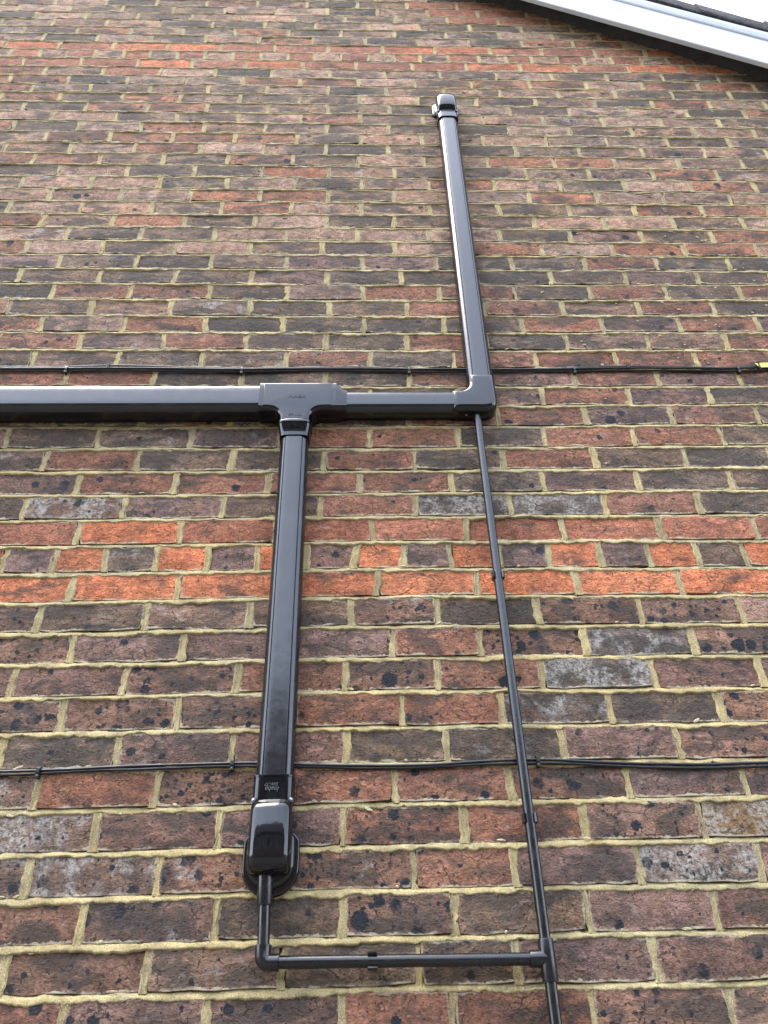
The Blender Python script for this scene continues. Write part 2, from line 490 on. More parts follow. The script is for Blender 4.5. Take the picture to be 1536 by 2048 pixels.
#        base colour            dark  white spots
LOOK = {'o': ((0.420, 0.138, 0.060), 0.00, 0.02, 0.05), 'R': ((0.270, 0.105, 0.060), 0.05, 0.10, 0.10),
        'r': ((0.212, 0.095, 0.057), 0.32, 0.05, 0.55), 'b': ((0.176, 0.102, 0.077), 0.42, 0.10, 0.62),
        'd': ((0.145, 0.096, 0.064), 0.60, 0.12, 0.45), 'm': ((0.200, 0.125, 0.086), 0.44, 0.20, 0.35),
        'h': ((0.182, 0.100, 0.066), 0.40, 0.12, 0.95), 'w': ((0.150, 0.095, 0.070), 0.35, 0.80, 0.60),
        'W': ((0.115, 0.084, 0.066), 0.56, 0.75, 0.45), 'p': ((0.240, 0.148, 0.108), 0.22, 0.30, 0.30),
        'y': ((0.170, 0.100, 0.042), 0.12, 0.70, 0.25)}
KMIN, KMAX, XMIN, XMAX = -22, 60, -2.3, 2.35
def roof_line(x):                                             # underside of the verge soffit on the wall face
    return 3.575 - 0.685 * (x - 1.243) if x > -2.2 else 9.0

def bed_z(k, x):
    x = np.asarray(x, float)
    f = k / 52.0
    st = [UN[0][i] + (UN[1][i] - UN[0][i]) * f for i in range(3)]
    r = RES[min(max(k, 0), 53)] if 0 <= k <= 53 else (0, 0, 0)
    return COURSE * k + np.interp(x, st, [q * 1e-4 for q in r])

perps = {}
for c in range(KMIN + 1, KMAX + 1):
    if c in PERP:
        row = [p / 1000.0 for p in PERP[c]]
    else:
        row = [(-0.02 if c % 2 else 0.096) + random.uniform(-0.012, 0.012)]
    pitch = 0.1163 if c in (12, 46) else 0.2325
    while row[0] > XMIN:
        row.insert(0, row[0] - pitch + random.uniform(-0.007, 0.007))
    while row[-1] < XMAX:
        row.append(row[-1] + pitch + random.uniform(-0.007, 0.007))
    perps[c] = row

def brick_variant(w, hgt, nx, nz, rng):
    """front grid with an uneven outline, worn arrises and a body behind it; local x, y (depth), z, uv, faces"""
    ex = rng.normal(0, 0.0011, (nx + 1, nz + 1))
    ez = rng.normal(0, 0.0009, (nx + 1, nz + 1))
    ey = rng.normal(0, 0.0010, (nx + 1, nz + 1))
    verts, uvs, faces = [], [], []
    for i in range(nx + 1):
        for j in range(nz + 1):
            a, b = i / nx, j / nz
            edge = i in (0, nx) or j in (0, nz)
            corner = i in (0, nx) and j in (0, nz)
            x = (a - 0.5) * w + ex[i, j] * (1 if edge else 3)
            z = (b - 0.5) * hgt + ez[i, j]
            if corner:
                x -= math.copysign(0.0022, a - 0.5)
                z -= math.copysign(0.0016, b - 0.5)
            y = ey[i, j] + (0.0022 if edge else -0.0004)
            verts.append((x, y, z))
            uvs.append((a, b))
    idx = lambda i, j: i * (nz + 1) + j
    for i in range(nx):
        for j in range(nz):
            faces.append((idx(i, j), idx(i + 1, j), idx(i + 1, j + 1), idx(i, j + 1)))
    loop = [idx(i, 0) for i in range(nx)] + [idx(nx, j) for j in range(nz)] + [idx(i, nz) for i in range(nx, 0, -1)] + [idx(0, j) for j in range(nz, 0, -1)]
    back = []
    for k in loop:
        back.append(len(verts))
        verts.append((verts[k][0], 0.028, verts[k][2]))
        uvs.append(uvs[k])
    n = len(loop)
    for k in range(n):
        faces.append((loop[k], back[k], back[(k + 1) % n], loop[(k + 1) % n]))
    return np.array(verts), np.array(uvs), faces

BW, HW, BH = 0.2205, 0.1045, 0.0635
VARS = [brick_variant(BW, BH, 6, 2, RNG) for _ in range(28)]
HVARS = [brick_variant(HW, BH, 4, 2, RNG) for _ in range(10)]
def variant_mesh(v):
    verts, uvs, faces = v
    me = bpy.data.meshes.new("brick")
    me.from_pydata([tuple(p) for p in verts], [], faces)
    lay = me.uv_layers.new(name="UVMap")
    vi = np.empty(len(me.loops), dtype=np.int32)
    me.loops.foreach_get("vertex_index", vi)
    lay.data.foreach_set("uv", uvs[vi].ravel())
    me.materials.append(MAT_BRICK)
    me.shade_smooth()
    me.set_sharp_from_angle(angle=math.radians(45))
    return me
VMESH = [variant_mesh(v) for v in VARS]
HMESH = [variant_mesh(v) for v in HVARS]

wall = empty("house_wall", (0, 0, -1.65), "tall brick gable wall of mixed dark and red stocks with sandy mortar", "wall")
def in_view(x, z):
    d = Vector((x, CAM_D, z - CAM_H))
    w = d.dot(FWD)
    return w > 0 and abs(d.dot(RIGHT) / w) < 0.5 * 768 / 777.66 + 0.02 and abs(d.dot(UP) / w) < 0.5 * 1024 / 777.66 + 0.02

n_single = 0
mv, mf, muv, mc, mw = [], [], [], [], []
vbase = 0
order = [c for c in range(0, KMAX + 1)] + [c for c in range(-1, KMIN, -1)]
for c in order:
    row = perps[c]
    kinds = KIND.get(c)
    first = None
    if kinds:
        first = row.index(PERP[c][0] / 1000.0) - 1            # brick left of the first listed perpend
    for i in range(len(row) - 1):
        x0, x1 = row[i], row[i + 1]
        xc = 0.5 * (x0 + x1)
        zb, zt = float(bed_z(c - 1, xc)), float(bed_z(c, xc))
        zc = 0.5 * (zb + zt)
        if zb > roof_line(xc) + 0.20:
            continue
        kd = None
        if kinds and 0 <= i - first < len(kinds):
            kd = kinds[i - first]
        elif c in (11, 13):
            kd = 'o' if c == 11 else 'R'
        elif c in (45, 47):
            kd = random.choice("RRo")
        elif c in (12, 46):
            kd = 'Rp'[i % 2] if c == 46 else 'ob'[i % 2]
        elif c in (51, 52, 53) and xc > 0.25 + 0.1 * (53 - c):
            kd = 'R'
        elif c >= 28:
            kd = random.choice("mmmmmdddpppppbrrr")
        else:
            kd = random.choice("rrbbbhhdmw")
        col, dk, wt, sp = LOOK[kd]
        g = random.uniform(0.80, 1.22)
        t = random.uniform(-0.06, 0.06)
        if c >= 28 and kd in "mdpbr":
            col = (col[0] * 1.24, col[1] * 1.20, col[2] * 1.06)  # upper courses lightened for haze and exposure, and warmed, in their colour
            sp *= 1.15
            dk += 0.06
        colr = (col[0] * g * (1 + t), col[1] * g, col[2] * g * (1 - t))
        dk = max(0.0, dk + random.uniform(-0.12, 0.12))
        wt = max(0.0, wt + random.uniform(-0.15, 0.12))
        sp = max(0.0, sp + random.uniform(-0.15, 0.12))
        seed = random.random()
        w, hgt = x1 - x0 - 0.0092, zt - zb - 0.0095
        hdr = w < 0.15
        vi = random.randrange(len(HVARS) if hdr else len(VARS))
        sx, sz = w / (HW if hdr else BW), hgt / BH
        rot = random.gauss(0, 0.0035)
        dy = random.gauss(0, 0.0011)
        if c >= 0 and n_single < 300 and (in_view(xc, zc) or in_view(x0 + 0.02, zc) or in_view(x1 - 0.02, zc)):
            b = bpy.data.objects.new("brick", (HMESH if hdr else VMESH)[vi])
            COL.objects.link(b)
            b.parent = wall
            b.matrix_parent_inverse = Matrix.Translation(wall.location).inverted()
            b.location = (xc, dy, zc)
            b.rotation_euler = (0, rot, 0)
            b.scale = (sx, 1, sz)
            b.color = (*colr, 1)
            b["dark"], b["white"], b["spots"], b["seed"] = dk, wt, sp, seed
            n_single += 1
        else:
            vv, uu, ff = (HVARS if hdr else VARS)[vi]
            p = vv * np.array((sx, 1, sz))
            ca, sa = math.cos(rot), math.sin(rot)
            p = np.stack((p[:, 0] * ca + p[:, 2] * sa + xc, p[:, 1] + dy, -p[:, 0] * sa + p[:, 2] * ca + zc), 1)
            mv.append(p)
            muv.append(uu)
            mf += [tuple(q + vbase for q in f) for f in ff]
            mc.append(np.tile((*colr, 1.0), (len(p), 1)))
            mw.append(np.tile((dk, wt, sp, seed), (len(p), 1)))
            vbase += len(p)
mv, muv, mc, mw = (np.concatenate(a) for a in (mv, muv, mc, mw))
me = bpy.data.meshes.new("bricks")
me.from_pydata(mv.tolist(), [], mf)
lay = me.uv_layers.new(name="UVMap")
vi = np.empty(len(me.loops), dtype=np.int32)
me.loops.foreach_get("vertex_index", vi)
lay.data.foreach_set("uv", muv[vi].astype(np.float32).ravel())
for nm, arr in (("brick_colour", mc), ("brick_wear", mw)):
    at_ = me.attributes.new(nm, 'FLOAT_COLOR', 'POINT')
    at_.data.foreach_set("color", arr.astype(np.float32).ravel())
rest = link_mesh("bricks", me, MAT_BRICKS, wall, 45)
rest["kind"] = "stuff"

# mortar: struck bed joints and flat perpends, wandering over the arrises
def wander(n, dx, amp, lengths, rng):
    x = np.arange(n) * dx
    s = np.zeros(n)
    for L_, a in lengths:
        m_ = int(n * dx / L_) + 3
        pts = rng.normal(0, 1, m_)
        s += a * np.interp(x, np.arange(m_) * L_, pts)
    return s * amp

av, af = [], []
vb = 0
def ribbon(grid):
    """grid: (n, m, 3) points to quads"""
    global vb
    n, m_ = grid.shape[:2]
    av.append(grid.reshape(-1, 3))
    i = np.arange(n - 1)[:, None] * m_ + np.arange(m_ - 1)[None, :] + vb
    af.append(np.stack((i, i + m_, i + m_ + 1, i + 1), -1).reshape(-1, 4))
    vb += n * m_

#          across joint (z)  out of wall (+ = proud)
BED = ((0.0080, -0.0095), (0.0062, -0.0072), (0.0046, -0.0052), (0.0018, -0.0029), (-0.0012, -0.0013), (-0.0040, -0.0002), (-0.0070, 0.0003), (-0.0094, -0.0045))
for k in range(KMIN, KMAX):
    dx = 0.006 if -1 <= k <= 24 else 0.010
    x = np.arange(XMIN, XMAX, dx)
    keep = np.array([bed_z(k, 0) < roof_line(q) + 0.25 for q in x])
    x = x[keep]
    n = len(x)
    if n < 4:
        continue
    zc = bed_z(k, x) + wander(n, dx, 0.0010, ((0.09, 1.0), (0.03, 0.5)), RNG)
    top = wander(n, dx, 0.0012, ((0.05, 0.8), (0.013, 1.1), (0.006, 0.5)), RNG)
    bot = wander(n, dx, 0.0013, ((0.05, 0.8), (0.013, 1.2), (0.006, 0.6)), RNG)
    out = wander(n, dx, 0.0008, ((0.12, 1.0), (0.025, 0.6)), RNG)
    g = np.zeros((n, len(BED), 3))
    for j, (t, o) in enumerate(BED):
        f = (t + 0.01) / 0.0185
        g[:, j, 0] = x
        g[:, j, 1] = -(o + out * (1.2 - 0.4 * f) + (RNG.normal(0, 0.00025, n) if 1 < j < 7 else 0))
        g[:, j, 2] = zc + t + (top if j < 3 else 0) + (bot if j > 4 else 0)
    ribbon(g)
PRP = ((-0.0090, -0.0040), (-0.0060, -0.0006), (-0.0035, -0.0014), (0.0, -0.0021), (0.0035, -0.0014), (0.0060, -0.0006), (0.0090, -0.0040))
for c in range(KMIN + 1, KMAX):
    for xp in perps[c]:
        if not (XMIN < xp < XMAX) or bed_z(c - 1, xp) > roof_line(xp) + 0.2:
            continue
        zb, zt = float(bed_z(c - 1, xp)) + 0.002, float(bed_z(c, xp)) - 0.0045
        n = 13 if 0 <= c <= 24 else 7
        z = np.linspace(zb, zt, n)
        dz = z[1] - z[0]
        lean = random.gauss(0, 0.0016)
        ctr = xp + np.linspace(-1, 1, n) * lean + wander(n, dz, 0.0008, ((0.02, 1.0),), RNG)
        el = wander(n, dz, 0.0013, ((0.011, 1.0), (0.006, 0.7)), RNG)
        er = wander(n, dz, 0.0013, ((0.011, 1.0), (0.006, 0.7)), RNG)
        wd = random.uniform(0.78, 1.18)
        out = random.gauss(-0.0003, 0.0006) + wander(n, dz, 0.0005, ((0.02, 1.0),), RNG)
        g = np.zeros((n, len(PRP), 3))
        for j, (t, o) in enumerate(PRP):
            g[:, j, 0] = ctr + t * wd + (el if j < 2 else 0) + (er if j > 4 else 0)
            g[:, j, 1] = -(o + out + (RNG.normal(0, 0.0002, n) if 0 < j < 6 else 0))
            g[:, j, 2] = z
        ribbon(g)
av = np.concatenate(av)
af = np.concatenate(af)
me = bpy.data.meshes.new("mortar")
me.from_pydata(av.tolist(), [], af.tolist())
me.shade_smooth()
link_mesh("mortar", me, MAT_MORTAR, wall)
# dried mortar: snots along the beds and flecks splashed on the brick faces
bm = bmesh.new()
def dab(x, z, rx, rz, ry, y=0.0):
    v0 = len(bm.verts)
    ret = bmesh.ops.create_icosphere(bm, subdivisions=1, radius=1.0)
    a = random.uniform(-0.5, 0.5)
    for v in ret["verts"]:
        k = random.uniform(0.75, 1.25)
        px, pz = v.co.x * rx * k, v.co.z * rz * k
        v.co = Vector((x + px * math.cos(a) - pz * math.sin(a), y + v.co.y * ry * k, z + px * math.sin(a) + pz * math.cos(a)))
for _ in range(140):
    k = random.randrange(0, 34)
    half = 0.68 + 0.021 * k
    x = random.uniform(-half, half + 0.1)
    dab(x, float(bed_z(k, x)) + random.choice((0.0068, 0.0062, -0.0075)), random.uniform(0.003, 0.011), random.uniform(0.0015, 0.0032), random.uniform(0.0008, 0.0015), 0.0014)
for _ in range(170):
    x = random.gauss(1.05, 0.28)
    z = random.gauss(1.95, 0.38)
    s_ = random.uniform(0.0012, 0.0034)
    dab(x, z, s_ * random.uniform(1, 2.2), s_, 0.0008, -0.0008)
sp_ = obj("mortar_splash", bm, MAT_SPLASH, wall, 60)
sp_["kind"] = "stuff"
bm = bmesh.new()                                              # solid core behind the joints, gable shaped
core = [(-2.3, -1.65), (2.35, -1.65), (2.35, 2.95), (-2.3, 6.15)]
fr = [bm.verts.new((x, 0.013, z)) for x, z in core]
bk = [bm.verts.new((x, 0.25, z)) for x, z in core]
bm.faces.new(fr)
bm.faces.new(bk)
for i in range(4):
    bm.faces.new((fr[i], fr[(i + 1) % 4], bk[(i + 1) % 4], bk[i]))
obj("wall_core", bm, MAT_MORTAR, wall, None)

# ------------------------------------------------------------------ verge of the roof: bargeboard, soffit, tiles
SL = -0.685
DIRV = Vector((1, 0, SL)).normalized()
def verge_pt(x, up, o):                                        # point on the verge: up = height above the board's lower edge
    return Vector((x, -o, 3.4825 + SL * (x - 1.243) + up))
def verge_prism(bm, prof, x0, x1, wob=0.0):
    """prof: (o, up) outline carried along the slope"""
    rings = []
    for x in (x0, x1):
        rings.append([bm.verts.new(verge_pt(x, up, o) + Vector((0, random.uniform(-wob, wob), random.uniform(-wob, wob)))) for o, up in prof])
    n = len(prof)
    for k in range(n):
        bm.faces.new((rings[0][k], rings[0][(k + 1) % n], rings[1][(k + 1) % n], rings[1][k]))
    bm.faces.new(rings[0])
    bm.faces.new(rings[1])
VX0, VX1 = -2.1, 3.4
barge = empty("bargeboard", verge_pt(1.3, 0, 0.05), "white plastic bargeboard with moulded top edge along the sloping verge", "bargeboard")
bm = bmesh.new()
verge_prism(bm, [(0.072, 0.0), (0.087, 0.0), (0.090, 0.004), (0.090, 0.249), (0.072, 0.249)], VX0, VX1)
obj("board", bm, MAT_UPVC, barge, 40)
bm = bmesh.new()
verge_prism(bm, [(0.0625, 0.2485), (0.0935, 0.2485), (0.0975, 0.254), (0.0925, 0.266), (0.0925, 0.272), (0.098, 0.282), (0.100, 0.318), (0.096, 0.324), (0.0625, 0.324)], VX0, VX1)
obj("moulding", bm, MAT_UPVC, barge, 40)
bm = bmesh.new()
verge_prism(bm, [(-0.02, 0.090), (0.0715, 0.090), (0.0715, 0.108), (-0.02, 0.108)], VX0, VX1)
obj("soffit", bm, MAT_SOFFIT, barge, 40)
for x in (1.045, 1.29, 1.36, 1.62, 0.80):
    for up in (0.19, 0.03):
        bm = bmesh.new()
        p = verge_pt(x + (0.02 if up < 0.1 else 0), up, 0.0902)
        tube(bm, [p, p + Vector((0, -0.0012, 0)), p + Vector((0, -0.002, 0))], [0.0042, 0.004, 0.0022], 10)
        obj("pin_head", bm, simple("pin_head_plastic", (0.5, 0.5, 0.5), 0.4) if "pin_head_plastic" not in bpy.data.materials else bpy.data.materials["pin_head_plastic"], barge)

roof = empty("roof", verge_pt(1.3, 0.33, 0.0), "dark weathered tiled roof edge above the white bargeboard", "roof")
bm = bmesh.new()
verge_prism(bm, [(0.06, 0.334), (-4.0, 0.334), (-4.0, 0.40), (0.06, 0.40)], VX0, VX1)
obj("roof_slope", bm, MAT_TILE, roof, 40)
x = VX0
i = 0
while x < VX1 - 0.1:                                           # verge tiles, one lapping over the next
    w = 0.262
    bm = bmesh.new()
    lift = 0.010
    prof = [(0.078, 0.326), (0.104, 0.330), (0.107, 0.338), (0.106, 0.405), (0.099, 0.418), (0.075, 0.420), (-0.06, 0.420), (-0.06, 0.402), (0.078, 0.402)]
    rings = []
    for xx, l in ((x, lift), (x + w * 0.5, lift * 0.5), (x + w, 0.0)):
        rings.append([bm.verts.new(verge_pt(xx, up + l + random.uniform(-0.002, 0.002), o + random.uniform(-0.002, 0.003) + l * 0.3)) for o, up in prof])
    n = len(prof)
    for a, b in zip(rings, rings[1:]):
        for k in range(n):
            bm.faces.new((a[k], a[(k + 1) % n], b[(k + 1) % n], b[k]))
    bm.faces.new(rings[0])
    bm.faces.new(rings[-1])
    # lumps of moss on the edge
    for _ in range(random.randrange(1, 4)):
        xx = x + random.uniform(0.03, w - 0.03)
        p = verge_pt(xx, 0.420 + 0.004, random.uniform(0.07, 0.1))
        s = random.uniform(0.006, 0.013)
        ret = bmesh.ops.create_icosphere(bm, subdivisions=1, radius=s)
        for v in ret["verts"]:
            v.co = Vector((v.co.x * 1.5, v.co.y, v.co.z * 0.8)) * random.uniform(0.8, 1.2) + p
    obj("verge_tile", bm, MAT_TILE, roof, 40)
    x += w * 0.985
    i += 1

# ------------------------------------------------------------------ air-conditioning trunking
trunk = empty("pipe_trunking", (-0.164, 0, 0.34), "black plastic trunking with tee, elbow and end covers fixed up the brick wall", "trunking")
LZ100, LZ77, VX = 1.3355, 1.3305, -0.164
def vx_up(z):                                                   # centre line of the upper length, leaning a hair to the right
    return 0.3345 + 0.0092 * (z - 1.45)
W77, D77, R77 = 0.0712, 0.0480, 0.0150

bm = bmesh.new()                                                # long wide length running off to the left
loft(bm, [(-2.25, 0.090, 0.058, 0.019), (-1.2, 0.090, 0.058, 0.019), (-0.24, 0.090, 0.058, 0.019)], (0, 0, 1), lambda t: (t, 0, LZ100), True)
obj("horizontal_duct", bm, MAT_DUCT, trunk)["label"] = "wide horizontal black duct"
bm = bmesh.new()
loft(bm, [(-0.06, W77, D77, R77), (0.26, W77, D77, R77)], (0, 0, 1), lambda t: (t, 0, LZ77), True)
obj("horizontal_duct", bm, MAT_DUCT, trunk)
bm = bmesh.new()
loft(bm, [(1.225, W77, D77, R77), (0.8, W77, D77, R77), (0.32, W77, D77, R77)], (1, 0, 0), lambda t: (VX, 0, t), True)
obj("vertical_duct", bm, MAT_DUCT, trunk)
bm = bmesh.new()
loft(bm, [(1.41, W77, D77, R77), (2.1, W77, D77, R77), (2.83, W77, D77, R77)], (1, 0, 0), lambda t: (vx_up(t), 0, t), True)
obj("vertical_duct", bm, MAT_DUCT, trunk)

# tee
bm = bmesh.new()
xl, xr, zt, zb, sh, fr_ = -0.258, -0.060, 1.3838, 1.2872, 0.0395, 0.030
out = [(xl, zt), (xl, zb)]
out += [(xl + 0.012, zb)]
out += arc(VX - sh - fr_, zb - fr_, fr_, 90, 0, 9)
out += [(VX - sh, 1.2405), (VX + sh, 1.2405)]
out += arc(VX + sh + fr_, zb - fr_, fr_, 180, 90, 9)
out += [(xr - 0.012, zb), (xr, zb), (xr, zt), (-0.11, zt), (-0.2, zt)]
plate(bm, out, 0.0608, 0.0125, 0.0, 6)
tee = obj("tee_joint", bm, MAT_GLOSS, trunk, 30)
for x0, x1 in ((-0.2595, -0.249), (-0.069, -0.0585)):           # raised sleeve rims
    bm = bmesh.new()
    loft(bm, [(x0, 0.0985, 0.0612, 0.0125), (x1, 0.0985, 0.0612, 0.0125)], (0, 0, 1), lambda t: (t, 0, LZ100))
    obj("rim", bm, MAT_GLOSS, tee)
bm = bmesh.new()
loft(bm, [(1.2475, 0.0815, 0.0612, 0.0150), (1.2455, 0.0845, 0.0622, 0.0155), (1.2385, 0.0845, 0.0622, 0.0155), (1.2370, 0.0830, 0.0614, 0.0155),
          (1.2368, 0.0815, 0.0605, 0.0155), (1.2140, 0.0758, 0.0515, 0.0150), (1.2060, 0.0756, 0.0512, 0.0150), (1.2020, 0.0756, 0.0512, 0.0150)],
     (1, 0, 0), lambda t: (VX, 0, t))
obj("reducer", bm, MAT_GLOSS, trunk)["label"] = "glossy black reducer below the tee"
bm = bmesh.new()
loft(bm, [(-0.0600, 0.0960, 0.0602, 0.0140), (-0.0560, 0.0955, 0.0600, 0.0140), (-0.0400, 0.0768, 0.0520, 0.0150), (-0.0300, 0.0758, 0.0512, 0.0150)],
     (0, 0, 1), lambda t: (t, 0, 1.3345 - 0.003 * (t + 0.06) / 0.03))
obj("reducer", bm, MAT_GLOSS, trunk)

# elbow
bm = bmesh.new()
xe, zE, hs, ro, ri = 0.2465, 1.4285, 0.0366, 0.038, 0.030
xa, xb = 0.3345 - hs, 0.3345 + hs
z0, z1 = LZ77 - hs, LZ77 + hs
out = [(xe, z1), (xe, z0), (xe + 0.02, z0)] + arc(xb - ro, z0 + ro, ro, -90, 0, 10) + [(xb, 1.39), (xb, zE), (xa, zE)]
out += arc(xa - ri, z1 + ri, ri, 0, -90, 9)
plate(bm, out, 0.0502, 0.0180, 0.0, 7)
elbow = obj("elbow", bm, MAT_GLOSS, trunk, 30)
def screw(parent, p, nrm, r=0.0038):
    """countersunk hole collar with a bright screw head inside"""
    p, nrm = Vector(p), Vector(nrm).normalized()
    bm = bmesh.new()
    tube(bm, [p - nrm * 0.003, p + nrm * 0.0006], [r * 1.9, r * 1.9], 14)
    hole = obj("screw_recess", bm, MAT_CABLE, parent)
    bm = bmesh.new()
    tube(bm, [p, p + nrm * 0.0016, p + nrm * 0.0026, p + nrm * 0.003], [r, r, r * 0.75, r * 0.2], 12)
    obj("screw", bm, MAT_STEEL, parent)
screw(elbow, (0.286, -0.024, z0), (0, 0, -1), 0.0025)
screw(elbow, (xb, -0.030, 1.392), (1, 0, 0), 0.0025)

# end covers (wall inlet caps): same moulding at the foot and, upside down, at the head
def lettering(parent, txt, size, loc, rot=0.0, mat=None, ext=0.00025, shear=0.0, zs=1.0):
    cu = bpy.data.curves.new("lettering", 'FONT')
    cu.body = txt
    cu.size = size
    cu.extrude = ext
    cu.shear = shear
    cu.align_x = 'CENTER'
    cu.align_y = 'CENTER'
    tmp = bpy.data.objects.new("lettering_tmp", cu)
    COL.objects.link(tmp)
    bpy.context.view_layer.update()
    me = bpy.data.meshes.new_from_object(tmp.evaluated_get(bpy.context.evaluated_depsgraph_get()))
    bpy.data.objects.remove(tmp)
    me.transform(Matrix.Translation(loc) @ Matrix.Rotation(math.pi / 2, 4, 'X') @ Matrix.Rotation(rot, 4, 'Z') @ Matrix.Diagonal((1, zs, 1, 1)))
    me.materials.clear()
    return link_mesh("lettering", me, mat, parent)

def end_cover(cx, z0, sg, length, name_label):
    ax = lambda t: (cx, 0, z0 + sg * t)
    bm = bmesh.new()
    loft(bm, [(0.0, 0.0765, 0.0512, 0.0165), (0.0008, 0.0780, 0.0522, 0.0165), (0.0040, 0.0780, 0.0522, 0.0165), (0.0045, 0.0765, 0.0514, 0.0165),
              (0.0470, 0.0765, 0.0514, 0.0165)], (1, 0, 0), ax)
    body = obj("end_cover", bm, MAT_GLOSS, trunk)
    body["label"] = name_label
    bm = bmesh.new()
    e = length
    loft(bm, [(0.0440, 0.0755, 0.0500, 0.0170), (0.0470, 0.0755, 0.0514, 0.0170), (0.0500, 0.0745, 0.0545, 0.0175), (0.0600, 0.0765, 0.0650, 0.0180),
              (0.0680, 0.0765, 0.0675, 0.0185), (e - 0.030, 0.0770, 0.0680, 0.0190), (e - 0.014, 0.0760, 0.0665, 0.0190), (e - 0.006, 0.0720, 0.0600, 0.0190),
              (e - 0.001, 0.0680, 0.0500, 0.0190), (e + 0.001, 0.0520, 0.0380, 0.0170)], (1, 0, 0), ax)
    obj("cowl", bm, MAT_GLOSS, body, 40)
    bm = bmesh.new()
    hw = 0.0515
    zf0, zf1 = z0 + sg * (length - 0.078), z0 + sg * (length + 0.034)
    o = arc(cx, zf1 - sg * 0.050, hw, 0, -180 * 1 if sg < 0 else 180, 20)
    o = [(p[0], zf1 - sg * 0.050 + (p[1] - (zf1 - sg * 0.050)) * 0.95) for p in o]
    o += arc(cx - hw + 0.02, zf0 + sg * 0.02, 0.02, 180, 90 if sg < 0 else 270, 6) + arc(cx + hw - 0.02, zf0 + sg * 0.02, 0.02, 90 if sg < 0 else 270, 0 if sg < 0 else 360, 6)
    plate(bm, o, 0.0125, 0.0045, 0.0, 4)
    fl = obj("wall_flange", bm, MAT_GLOSS, body, 30)
    bm = bmesh.new()
    o2 = [(cx + (p[0] - cx) * 0.86, zf0 + (p[1] - zf0) * 0.90) for p in o]
    plate(bm, o2, 0.024, 0.010, 0.010, 5)
    obj("flange_neck", bm, MAT_GLOSS, fl, 30)
    for s in (-1, 1):
        screw(body, (cx + s * 0.0345, -0.0475, z0 + sg * 0.0465), (s * 0.45, -0.8, 0.25), 0.0030)
    return body
foot = end_cover(-0.1645, 0.3455, -1, 0.172, "glossy black end cover at the foot of the trunking")
head = end_cover(0.3475, 2.812, 1, 0.156, "black end cover at the head of the trunking")
lettering(foot, "SW-77", 0.0090, (-0.1665, -0.0516, 0.3270), math.pi, MAT_PRINT, 0.0001, 0.25)
lettering(foot, "Inaba", 0.0125, (-0.1650, -0.0516, 0.3180), math.pi, MAT_PRINT, 0.0001, 0.30)
lettering(tee, "INABA", 0.0165, (-0.1615, -0.0609, 1.3260), 0, MAT_GLOSS, 0.0011)
lettering(tee, "SP-100", 0.0120, (-0.1630, -0.0609, 1.2615), 0, MAT_GLOSS, 0.0011)

# ------------------------------------------------------------------ condensate drain pipe
PO = 0.0215
drain = empty("drain_pipe", (0.3145, -PO, -1.65), "thin black plastic drain pipe running down the wall with a side branch", "pipe")
PR = 0.0102
PXV = 0.3148
bm = bmesh.new()
tube(bm, [(PXV, -PO, 1.33), (PXV, -PO, 0.0345)], PR, 24)
obj("pipe", bm, MAT_PIPE, drain)
bm = bmesh.new()
tube(bm, [(PXV, -PO, 0.0345), (PXV, -PO, -1.60)], PR, 24)
obj("pipe", bm, MAT_PIPE, drain)
bm = bmesh.new()
tube(bm, [(-0.150, -PO, 0.0390), (0.300, -PO, 0.0345)], PR, 24)
obj("pipe", bm, MAT_PIPE, drain)
bm = bmesh.new()
tube(bm, [(-0.1708, -PO - 0.002, 0.170), (-0.1672, -PO, 0.050)], PR * 1.02, 24)
obj("pipe", bm, MAT_PIPE, drain)
bm = bmesh.new()                                                # reducing socket under the cover
a, b = Vector((-0.1712, -PO - 0.002, 0.176)), Vector((-0.1694, -PO - 0.001, 0.1255))
tube(bm, [a, b + (a - b) * 0.05, b], [0.0140, 0.0137, 0.0130], 24)
obj("socket", bm, MAT_PIPE, drain)
SR = 0.0136
bm = bmesh.new()                                                # elbow
pts = [(-0.1676, -PO, 0.0650), (-0.1672, -PO, 0.0470)] + [(p[0], -PO, p[1]) for p in arc(-0.1570, 0.0490, 0.0102, 180, 270, 6)][1:] + [(-0.1400, -PO, 0.0388)]
tube(bm, pts, [SR] * len(pts), 24)
for p, ax in (((-0.1676, -PO, 0.0650), (0, 0, 1)), ((-0.1400, -PO, 0.0388), (1, 0, 0))):
    p, ax = Vector(p), Vector(ax)
    tube(bm, [p - ax * 0.003, p, p + ax * 0.0004], [SR * 1.05, SR * 1.05, SR * 0.98], 24)
obj("elbow_joint", bm, MAT_PIPE, drain)
bm = bmesh.new()                                                # tee
tube(bm, [(PXV, -PO, 0.0640), (PXV, -PO, 0.0625), (PXV, -PO, 0.0015), (PXV, -PO, 0.0)], [SR * 0.97, SR, SR, SR * 0.97], 24)
tube(bm, [(0.2845, -PO, 0.0347), (0.286, -PO, 0.0346), (PXV, -PO, 0.0343)], [SR * 0.97, SR, SR], 24)
obj("tee_joint", bm, MAT_PIPE, drain)

